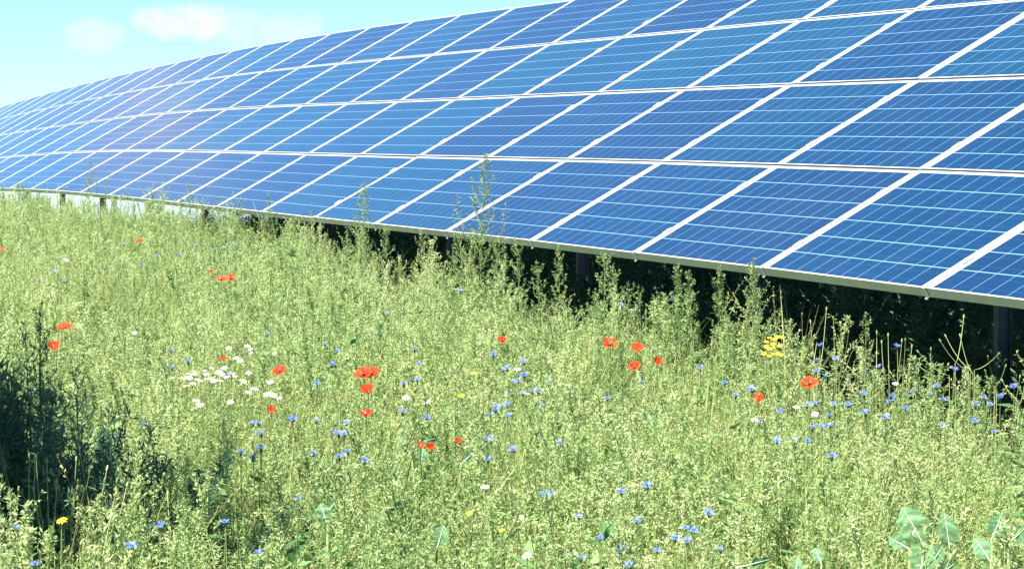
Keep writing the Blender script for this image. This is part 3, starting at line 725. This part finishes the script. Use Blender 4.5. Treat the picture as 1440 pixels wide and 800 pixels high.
def leaf_plant(label, leaves, group='plants with broad bluish leaves', cat='plant'):
    """leaves: (centre px, centre py, length m, width m, roll deg in view, lean back deg)"""
    c0 = at(leaves[0][0], leaves[0][1]); base = Vector((c0.x, c0.y, float(ground(c0.x, c0.y))))
    root = empty('broad_leaf_plant', base); tag(root, label, cat, group)
    rng = random.Random(int(leaves[0][0]*3+leaves[0][1])); stm = MB()
    for (px, py, L_, W_, roll, lean) in leaves:
        L_ *= 0.98; W_ *= 1.0
        c = at(px, py, CAN-0.03)
        up = (_up*math.cos(math.radians(roll)) + _rt*math.sin(math.radians(roll))).normalized()
        along = (up*math.cos(math.radians(lean)) + _fw*math.sin(math.radians(lean))).normalized()
        side = along.cross(-_fw).normalized(); nrm = side.cross(along)
        o = c - along*L_*0.5 - base
        mat = Matrix(((side.x, along.x, nrm.x, o.x), (side.y, along.y, nrm.y, o.y), (side.z, along.z, nrm.z, o.z), (0,0,0,1)))
        mb, rb = lobed_leaf(L_, W_, rng)
        l = mb.build('leaf', M['glauc'], root, True); l.matrix_basis = mat
        r = rb.build('midrib', M['rib'], l, True)
        foot = o - along*L_*0.22
        stm.tube([Vector((rng.gauss(0,0.01), rng.gauss(0,0.01), 0)), foot*0.5 + Vector((0,0,0.02)), foot], [0.005, 0.004, 0.003], 5)
    stm.build('stem', M['stem'], root, True)
leaf_plant('big lobed bluish green leaves with white midribs at the lower right', [
  (1283, 738, 0.115, 0.085, -28, 18), (1331, 744, 0.095, 0.055, -8, 12), (1296, 785, 0.10, 0.07, 10, 30), (1262, 762, 0.06, 0.04, -60, 40), (1318, 778, 0.06, 0.04, 40, 35), (1330, 800, 0.07, 0.05, 60, 35)])
leaf_plant('bluish leaf clump nearest the lower right corner, right of the big lobed leaves', [(1402, 738, 0.07, 0.055, 25, 25), (1432, 750, 0.06, 0.05, 50, 30), (1380, 770, 0.07, 0.05, -30, 40)])
leaf_plant('pale bluish leaf standing upright right of centre below the poppies', [(927, 603, 0.12, 0.045, 8, 15), (918, 590, 0.06, 0.03, -40, 30)])
leaf_plant('pair of small pale leaves below the cluster of cornflowers', [(757, 606, 0.05, 0.045, -20, 30), (770, 598, 0.05, 0.03, 55, 30)])
leaf_plant('single pale leaf lying flat above the lower right leaves', [(1107, 672, 0.05, 0.022, 65, 25)])
leaf_plant('small bluish leaves at the bottom left of centre', [(455, 720, 0.055, 0.05, -20, 20), (470, 708, 0.04, 0.03, 40, 30)])
leaf_plant('green leaves around the low red poppies at the bottom centre', [(604, 618, 0.07, 0.035, 80, 35), (568, 625, 0.07, 0.03, -35, 20), (594, 640, 0.05, 0.04, 5, 20), (662, 640, 0.055, 0.04, 50, 30), (620, 752, 0.06, 0.045, 15, 20), (560, 712, 0.06, 0.03, 85, 40)])
leaf_plant('narrow pale leaf lying at the bottom, left of the big lobed leaves', [(1065, 790, 0.09, 0.024, 78, 30), (1120, 794, 0.045, 0.03, 10, 30), (1150, 780, 0.045, 0.03, -20, 35)])

# ------------------------------------------------------------------ flowers
def stem_mesh(name, r):
    mb = MB(); mb.tube([(0, 0, 0), (0.012, 0.004, 0.3), (0.008, -0.004, 0.7), (0, 0, 1)], [r*1.3, r*1.1, r, r*0.9], 5, 0.5)
    return mb.mesh(name, M['stem'])
STEM = stem_mesh('flower_stem', 0.0017)
def corn_head(seed):
    rng = random.Random(seed); mb = MB()
    n = rng.randint(8, 10)
    for i in range(n):                                            # flared toothed ray florets
        az = 2*math.pi*i/n + rng.gauss(0, 0.1); o = Vector((math.cos(az), math.sin(az), 0)); sd = Vector((-o.y, o.x, 0)); r = 0.017*rng.uniform(0.85, 1.2); up = rng.uniform(0.002, 0.011)
        a = o*0.004 + Vector((0,0,0.004)); b = o*r*0.55 + Vector((0,0,0.004+up*0.6)); tn = rng.uniform(0.2, 0.9)
        mb.face([a-sd*0.001, a+sd*0.001, b+sd*0.003, b-sd*0.003], tn)
        for w in (-1, 0, 1):
            e = b + o*r*0.5 + sd*w*0.0045 + Vector((0,0,up*0.5+rng.gauss(0, 0.001)))
            mb.face([b+sd*(w*0.002-0.001), b+sd*(w*0.002+0.001), e], tn)
    for i in range(14):
        d = (rv(rng)*0.6+Vector((0,0,1))).normalized(); p = Vector((rng.gauss(0,0.003), rng.gauss(0,0.003), 0.004)); mb.bit(p, d, d.cross(rv(rng)).normalized(), 0.009, 0.002, 0.2, 1)
    mb.tube([(0,0,-0.012), (0,0,-0.008), (0,0,-0.001), (0,0,0.004)], [0.0015, 0.0045, 0.005, 0.003], 7, 0.4, 2)
    return mb.mesh('cornflower_head', [M['corn'], M['corn_c'], M['leaf']])
CORN = [corn_head(i) for i in range(6)]
def poppy_head(seed, R=0.036, openness=0.6):
    rng = random.Random(seed); mb = MB(); n = 5; rows = 5; cols = 7
    for p in range(4):
        az0 = p*math.pi/2 + rng.gauss(0, 0.12); inner = p % 2; ph = rng.uniform(0, 6)
        G = []
        for i in range(rows+1):
            u = i/rows; row = []
            for j in range(cols+1):
                a = az0 + (j/cols-0.5)*1.9*(0.35+0.65*u); rr = R*(u**0.8)*(1-0.15*abs(j/cols-0.5)**2*4)*(0.92 if inner else 1)*(0.6+0.4*openness)
                z = R*(1.15-0.75*openness)*u**1.4 + 0.05*R*math.sin(j*2.3+ph+u*3) + (0.10*R*u*math.sin(j*1.3+ph)) + inner*0.02*R
                row.append(Vector((math.cos(a)*rr, math.sin(a)*rr, z)))
            G.append(row)
        for i in range(rows):
            for j in range(cols): mb.face([G[i][j], G[i][j+1], G[i+1][j+1], G[i+1][j]], 0.3+0.12*i+rng.uniform(-0.1, 0.1))
    return mb.mesh('poppy_head', [M['poppy']])
POP = [poppy_head(i, 0.037, o) for i, o in enumerate((0.9, 0.55, 0.75, 0.3, 1.0))]
def poppy_centre():
    rng = random.Random(3); mb = MB(); mb.tube([(0,0,-0.004), (0,0,0.004), (0,0,0.010), (0,0,0.012)], [0.0015, 0.0028, 0.0034, 0.003], 8)
    for i in range(30):
        a = rng.uniform(0, 6.28); d = Vector((math.cos(a), math.sin(a), 0.9)).normalized(); mb.bit(Vector((math.cos(a)*0.003, math.sin(a)*0.003, 0.001)), d, d.cross(Vector((0,0,1))).normalized(), 0.007, 0.0012, 0.5)
    return mb.mesh('poppy_centre', M['poppy_c'])
POPC = poppy_centre()
def daisy_head(seed, petal, R=0.013, n=15):
    rng = random.Random(seed); mb = MB()
    for i in range(n):
        a = 2*math.pi*i/n + rng.gauss(0, 0.05); o = Vector((math.cos(a), math.sin(a), 0)); sd = Vector((-o.y, o.x, 0)); dz = rng.gauss(-0.0005, 0.001)
        mb.face([o*R*0.3-sd*0.0008, o*R*0.3+sd*0.0008, o*R*0.8+sd*0.0019+Vector((0,0,dz)), o*R+Vector((0,0,dz*1.5)), o*R*0.8-sd*0.0019+Vector((0,0,dz))], rng.random())
    mb.tube([(0,0,-0.003), (0,0,0.001), (0,0,0.003)], [R*0.34, R*0.38, R*0.2], 8, 0.5, 1)
    return mb.mesh('daisy_head', [petal, M['yellow_c']])
DAI = [daisy_head(i, M['white'], 0.017) for i in range(3)]
YEL = daisy_head(9, M['yellow'], 0.016, 13)

proto = {}
def flower(kind, px, py, label, cat, group, head, sub=None, facing=0.3, size=1.0, rng=random, lift=0.02, share=0):
    p = at(px, py, CAN + lift)
    if tq(p.x, p.y)[1] > -0.12: p = at_row(px, py, -0.12 - 0.3*rng.random())
    g = float(ground(p.x, p.y))
    root = empty(kind, (p.x, p.y, g), rng.uniform(0, 6.28)); tag(root, label, cat, group)
    h = p.z - g
    s = link('stem', STEM, root, scale=(1, 1, h))
    hd_ = link('flower_head', head, root, loc=(0, 0, h), scale=(size,)*3)
    # the head leans a little to the sun and to a random side
    nrm = (Vector((0,0,1)) + Vector((SUN.x, SUN.y, 0))*facing*0.8 + Vector((0,-1,0))*facing + rv(rng)*0.22).normalized()
    q = nrm.to_track_quat('Z', 'Y').to_matrix().to_4x4()
    hd_.matrix_basis = Matrix.Translation((0,0,h)) @ Matrix.Rotation(-root.rotation_euler.z, 4, 'Z') @ q @ Matrix.Rotation(rng.uniform(0,6.28), 4, 'Z') @ Matrix.Scale(size, 4)
    if sub: link('flower_centre', sub, hd_)
    return root

rg = random.Random(123)
POPPIES = [
 (91, 463, 0.95, 0, 'orange red poppy at left, upper right one of two above the shaded bush'), (77, 491, 0.9, 1, 'orange poppy at left, lower one of two above the shaded bush'),
 (196, 341, 0.75, 2, 'small distant red poppy below the left panel posts'), (297, 385, 0.8, 2, 'faint orange poppy just left of the tight row of three poppies'),
 (311, 394, 0.85, 4, 'left one of three poppies in a tight row at left'), (318, 394, 0.7, 0, 'middle one of three poppies in a tight row at left'), (325, 393, 0.85, 2, 'right one of three poppies in a tight row at left'),
 (512, 528, 0.95, 0, 'pale orange poppy, left one of the touching pair near the centre'), (523, 527, 0.9, 4, 'redder poppy, right one of the touching pair near the centre'),
 (518, 552, 0.85, 1, 'red poppy directly below the touching pair near the centre'), (515, 584, 0.6, 2, 'small orange poppy lowest in the column of poppies near the centre'),
 (858, 486, 1.0, 0, 'wide open red poppy, leftmost of four right of centre'), (896, 494, 0.95, 1, 'red poppy, upper middle of four right of centre'),
 (892, 518, 0.75, 2, 'small orange poppy, lowest of four right of centre'), (925, 513, 0.7, 3, 'half closed narrow poppy, rightmost of four right of centre'),
 (1138, 541, 0.9, 4, 'bright red round poppy below the dark gap at right'), (1066, 565, 0.75, 3, 'upright half closed red poppy left of the bright round one'),
 (592, 629, 0.42, 1, 'small dark red poppy, left one of two low in the centre'), (607, 632, 0.5, 3, 'small dark red poppy, right one of two low in the centre'),
 (2, 353, 0.7, 2, 'orange poppy cut by the left edge of the picture'), (394, 524, 0.8, 4, 'orange poppy at the right end of the daisy patch'),
 (315, 507, 0.5, 1, 'small orange poppy just above the daisy patch'), (382, 581, 0.55, 3, 'faded orange poppy below the daisy patch'),
 (706, 480, 0.6, 2, 'faint orange poppy above the cornflower cluster at centre'), (645, 622, 0.4, 1, 'small pale pink poppy right of the two low ones'),
]
for (px, py, sz, v, lb) in POPPIES: flower('poppy', px, py, lb, 'poppy', 'poppies in the meadow', POP[v], POPC, 0.55, sz*1.1, rg, 0.04)

CF = [(174,344),(77,383),(90,396),(56,395),(221,361),(200,374),(253,359),(276,346),(279,362),(294,350),(298,361),(301,371),(315,350),(326,343),(337,352),(434,366),(171,371),(141,383),(376,470),(241,494),(265,509),(242,518),(234,530),(325,528),(457,485),(474,494),(446,541),(467,514),
(204,596),(161,618),(356,596),(364,596),(367,611),(367,631),(339,637),(356,645),(412,591),(445,593),(476,611),(441,639),(477,644),(317,735),(420,702),(364,780),(36,721),(23,744),(49,795),(226,740),(186,769),
(694,501),(737,510),(713,519),(708,521),(724,539),(729,537),(737,529),(774,537),(757,551),(749,551),(784,555),(801,551),(735,554),(714,557),(697,577),(690,584),(699,573),(713,571),(587,535),(568,541),(566,580),(600,589),(484,611),(484,642),(489,636),(513,650),(685,619),(691,620),(722,633),(787,624),(686,647),(776,696),(767,696),(874,693),(911,684),(814,728),(896,734),(857,744),(844,757),(871,770),(875,777),(924,775),(949,759),(801,784),(817,786),(885,796),(902,537),(854,561),(763,570),(714,586),(487,596),
(985,519),(1019,539),(1057,549),(1035,557),(1148,523),(1147,507),(1160,529),(1176,506),(1217,526),(1236,516),(1215,556),(1192,570),(1173,570),(1135,571),(1146,569),(1166,585),(1217,582),(1143,602),(1156,602),(1167,599),(1093,621),(1117,621),(1136,621),(1096,579),(1255,558),(1251,566),(1284,553),(1274,575),(1245,588),(1309,555),(1317,545),(1327,564),(1342,520),(1326,599),(1371,594),(1384,560),(1393,570),(1407,559),(1426,545),(1398,609),(1372,571),(997,723),(964,744),(976,747),(966,762),(1013,774),(1068,595),(1170,643),
(647,410),(545,442),(532,469),(694,499),(839,446),(874,430),(892,439),(946,423),(583,492),(589,512),(1153,486),(1262,488)]
ANCH = [(75,385,'in the far meadow at the left edge'),(170,360,'around the small distant poppy at left'),(250,358,'under the second gap between the left posts'),(315,352,'at the foot of the left dark gaps'),
(434,366,'in front of the post hidden by weeds left of centre'),(245,512,'at the left end of the daisy patch'),(350,500,'among the daisies of the patch'),(460,500,'between the daisy patch and the touching poppies'),(180,605,'right of the shaded bush'),
(358,598,'below the faded orange poppy'),(355,637,'in the open weeds under the daisy patch'),(445,620,'left of the column of poppies'),(485,640,'low left of the column of poppies'),(340,755,'at the bottom, left of centre'),(36,740,'among the pale curved stems at lower left'),(205,755,'at the right foot of the shaded bush'),
(725,512,'at the top of the central cornflower cluster'),(732,537,'in the middle of the central cornflower cluster'),(775,550,'on the right side of the central cornflower cluster'),(705,575,'at the lower left of the central cornflower cluster'),(580,530,'right of the touching poppies'),(583,585,'right of the lowest poppy of the column'),
(700,630,'between the low red poppies and the pale leaf pair'),(771,696,'alone in the weeds below the pale leaf pair'),(892,690,'below the upright pale leaf'),(835,750,'in the bottom cluster, left part'),(890,770,'in the bottom cluster, middle part'),(935,765,'in the bottom cluster, right part'),(870,545,'below the four poppies right of centre'),
(1025,540,'between the four poppies and the half closed red poppy'),(1160,515,'just above the bright round poppy'),(1225,520,'under the lone slim spire'),(1155,572,'right below the bright round poppy'),(1150,602,'two rows below the bright round poppy'),(1110,620,'below the half closed red poppy'),
(1215,575,'right of the bright round poppy'),(1262,565,'between the bright round poppy and the sprawling stems'),(1318,555,'below the sprawling crossed stems'),(1345,597,'in the lower meadow under the nearest post'),(1390,563,'below the nearest post at right'),(1425,545,'by the right edge of the picture'),
(970,750,'left of the narrow pale leaf at the bottom'),(1010,750,'directly above the narrow pale leaf at the bottom'),(640,430,'under the tallest weed'),(540,455,'in the far meadow below the twin weeds'),(880,435,'at the foot of the conical weed'),(1170,643,'above the single flat pale leaf')]
bins = {}
for (px, py) in CF:
    i = min(range(len(ANCH)), key=lambda k: (ANCH[k][0]-px)**2 + ((ANCH[k][1]-py)*1.6)**2)
    bins.setdefault(i, []).append((px, py))
ORD = ['leftmost', 'second from left', 'third from left', 'fourth from left', 'fifth from left', 'sixth from left', 'seventh from left', 'eighth from left', 'ninth from left', 'tenth from left']
NUM = ['one', 'two', 'three', 'four', 'five', 'six', 'seven', 'eight', 'nine', 'ten']
for i, L_ in sorted(bins.items()):
    L_.sort()
    for j, (px, py) in enumerate(L_):
        o_ = '' if len(L_) == 1 else ', ' + ('rightmost' if j == len(L_)-1 else ORD[j]) + ' of ' + NUM[len(L_)-1]
        sz = rg.uniform(0.70, 1.05) * (0.9 if py > 660 else 1.05)
        flower('cornflower', px, py, 'cornflower ' + ANCH[i][2] + o_, 'cornflower', 'cornflowers in the meadow', rg.choice(CORN), None, 0.30, sz, rg, rg.uniform(0.0, 0.035))

DZ = [(321,489),(348,486),(352,491),(353,496),(387,497),(331,503),(338,507),(297,517),(315,517),(264,525),(273,525),(288,521),(290,526),(304,524),(308,523),(312,526),(322,529),(331,529),(350,524),(242,531),(256,531),(262,531),(266,531),(277,533),(282,535),(290,532),(295,532),(301,535),(306,535),(311,535),(343,536),(339,534),(271,539),(262,542),(380,537),(361,547),(349,551),(355,546),(374,554),(378,553),(384,555),(393,559),(276,563),(279,569),(284,568),(324,565),(318,530),(326,526),(269,527)]
DA = [(325,488,'above the daisy patch'),(345,493,'in the short column above the patch'),(387,497,'beside the cornflowers right of the patch'),(335,506,'under the short column above the patch'),(300,517,'on the upper fringe of the daisy patch'),(265,524,'on the upper left of the daisy patch'),(292,525,'in the upper middle of the daisy patch'),(318,527,'in the upper right of the daisy patch'),
(256,532,'at the lower left end of the daisy patch'),(285,533,'in the lower middle of the daisy patch'),(306,535,'on the lower right of the daisy patch'),(343,532,'right of the daisy patch'),(266,541,'just beneath the left end of the daisy patch'),(355,548,'in the trail below the patch, left part'),(383,552,'in the trail below the patch, right part'),(280,567,'in the small group under the daisy patch'),(324,565,'alone under the right end of the patch')]
bins = {}
for (px, py) in DZ:
    i = min(range(len(DA)), key=lambda k: (DA[k][0]-px)**2 + ((DA[k][1]-py)*2)**2); bins.setdefault(i, []).append((px, py))
for i, L_ in sorted(bins.items()):
    L_.sort()
    for j, (px, py) in enumerate(L_):
        o_ = '' if len(L_) == 1 else ', ' + ('rightmost' if j == len(L_)-1 else ORD[j]) + ' of ' + NUM[len(L_)-1]
        flower('daisy', px, py, 'daisy ' + DA[i][2] + o_, 'daisy', 'white daisies in the patch', rg.choice(DAI), None, 0.25, rg.uniform(0.55, 1.0), rg, rg.uniform(0.0, 0.035))
for (px, py, lb) in ((600,564,'white daisy right of the column of poppies, right one of two'),(571,559,'white daisy right of the column of poppies, left one of two'),(1061,589,'white daisy just below the half closed red poppy'),(1120,572,'white flower left of the cornflowers below the round poppy'),(1146,582,'white flower beneath the bright round poppy'),
   (728,519,'white flower in the top of the central cornflower cluster'),(189,468,'white flower alone in the meadow right of the left poppies'),(94,366,'white flower in the far left meadow'),(1259,539,'pale flower right of the lone slim spire, in the weeds'),(682,684,'small white flower below the low red poppies'),(729,728,'small white flower low in the centre, above the bottom edge'),(741,780,'pale pink flower at the bottom edge near the centre')):
    flower('daisy', px, py, lb, 'daisy', 'scattered white flowers', rg.choice(DAI), None, 0.35, rg.uniform(0.8, 1.0), rg, 0.04)
for (px, py, sz, lb) in ((648,555,1.0,'yellow flower left of the central cornflowers, lower of two'),(666,524,0.9,'yellow flower left of the central cornflowers, upper of two'),(87,731,1.0,'yellow flower among the pale stems at lower left'),(660,721,0.6,'small yellow flower low in the centre'),(705,745,0.5,'tiny yellow flower near the bottom centre')):
    flower('yellow_flower', px, py, lb, 'yellow flower', 'yellow flowers', YEL, None, 0.5, sz, rg, 0.04)
# the clump of yellow blossom at the foot of the pale spires
def yellow_clump():
    c = at(1086, 505, CAN+0.02); g = float(ground(c.x, c.y)); root = empty('ragwort', (c.x, c.y, g)); tag(root, 'clump of small bright yellow blossoms right of the tallest pale spire', 'yellow flower')
    st = MB()
    for (px, py) in ((1083,475),(1090,477),(1079,481),(1086,483),(1094,474),(1098,473),(1081,490),(1089,491),(1075,497),(1093,496),(1098,499),(1083,501),(1078,487),(1095,485),(1087,497)):
        d = pix_dir(px, py); p = d*(c.dot(_fw)/d.dot(_fw)) + Vector((0, rg.gauss(0, 0.03), 0)) - Vector((c.x, c.y, g))
        o = link('blossom', YEL, root); nrm = (Vector((0,-0.6,1))+rv(rg)*0.3).normalized()
        o.matrix_basis = Matrix.Translation(p) @ nrm.to_track_quat('Z', 'Y').to_matrix().to_4x4() @ Matrix.Scale(0.8, 4)
        st.tube([Vector((0,0,0)), Vector((p.x*0.3, p.y*0.3, p.z*0.6)), p], [0.002, 0.0015, 0.001], 4)
    st.build('stem', M['stem'], root)
yellow_clump()
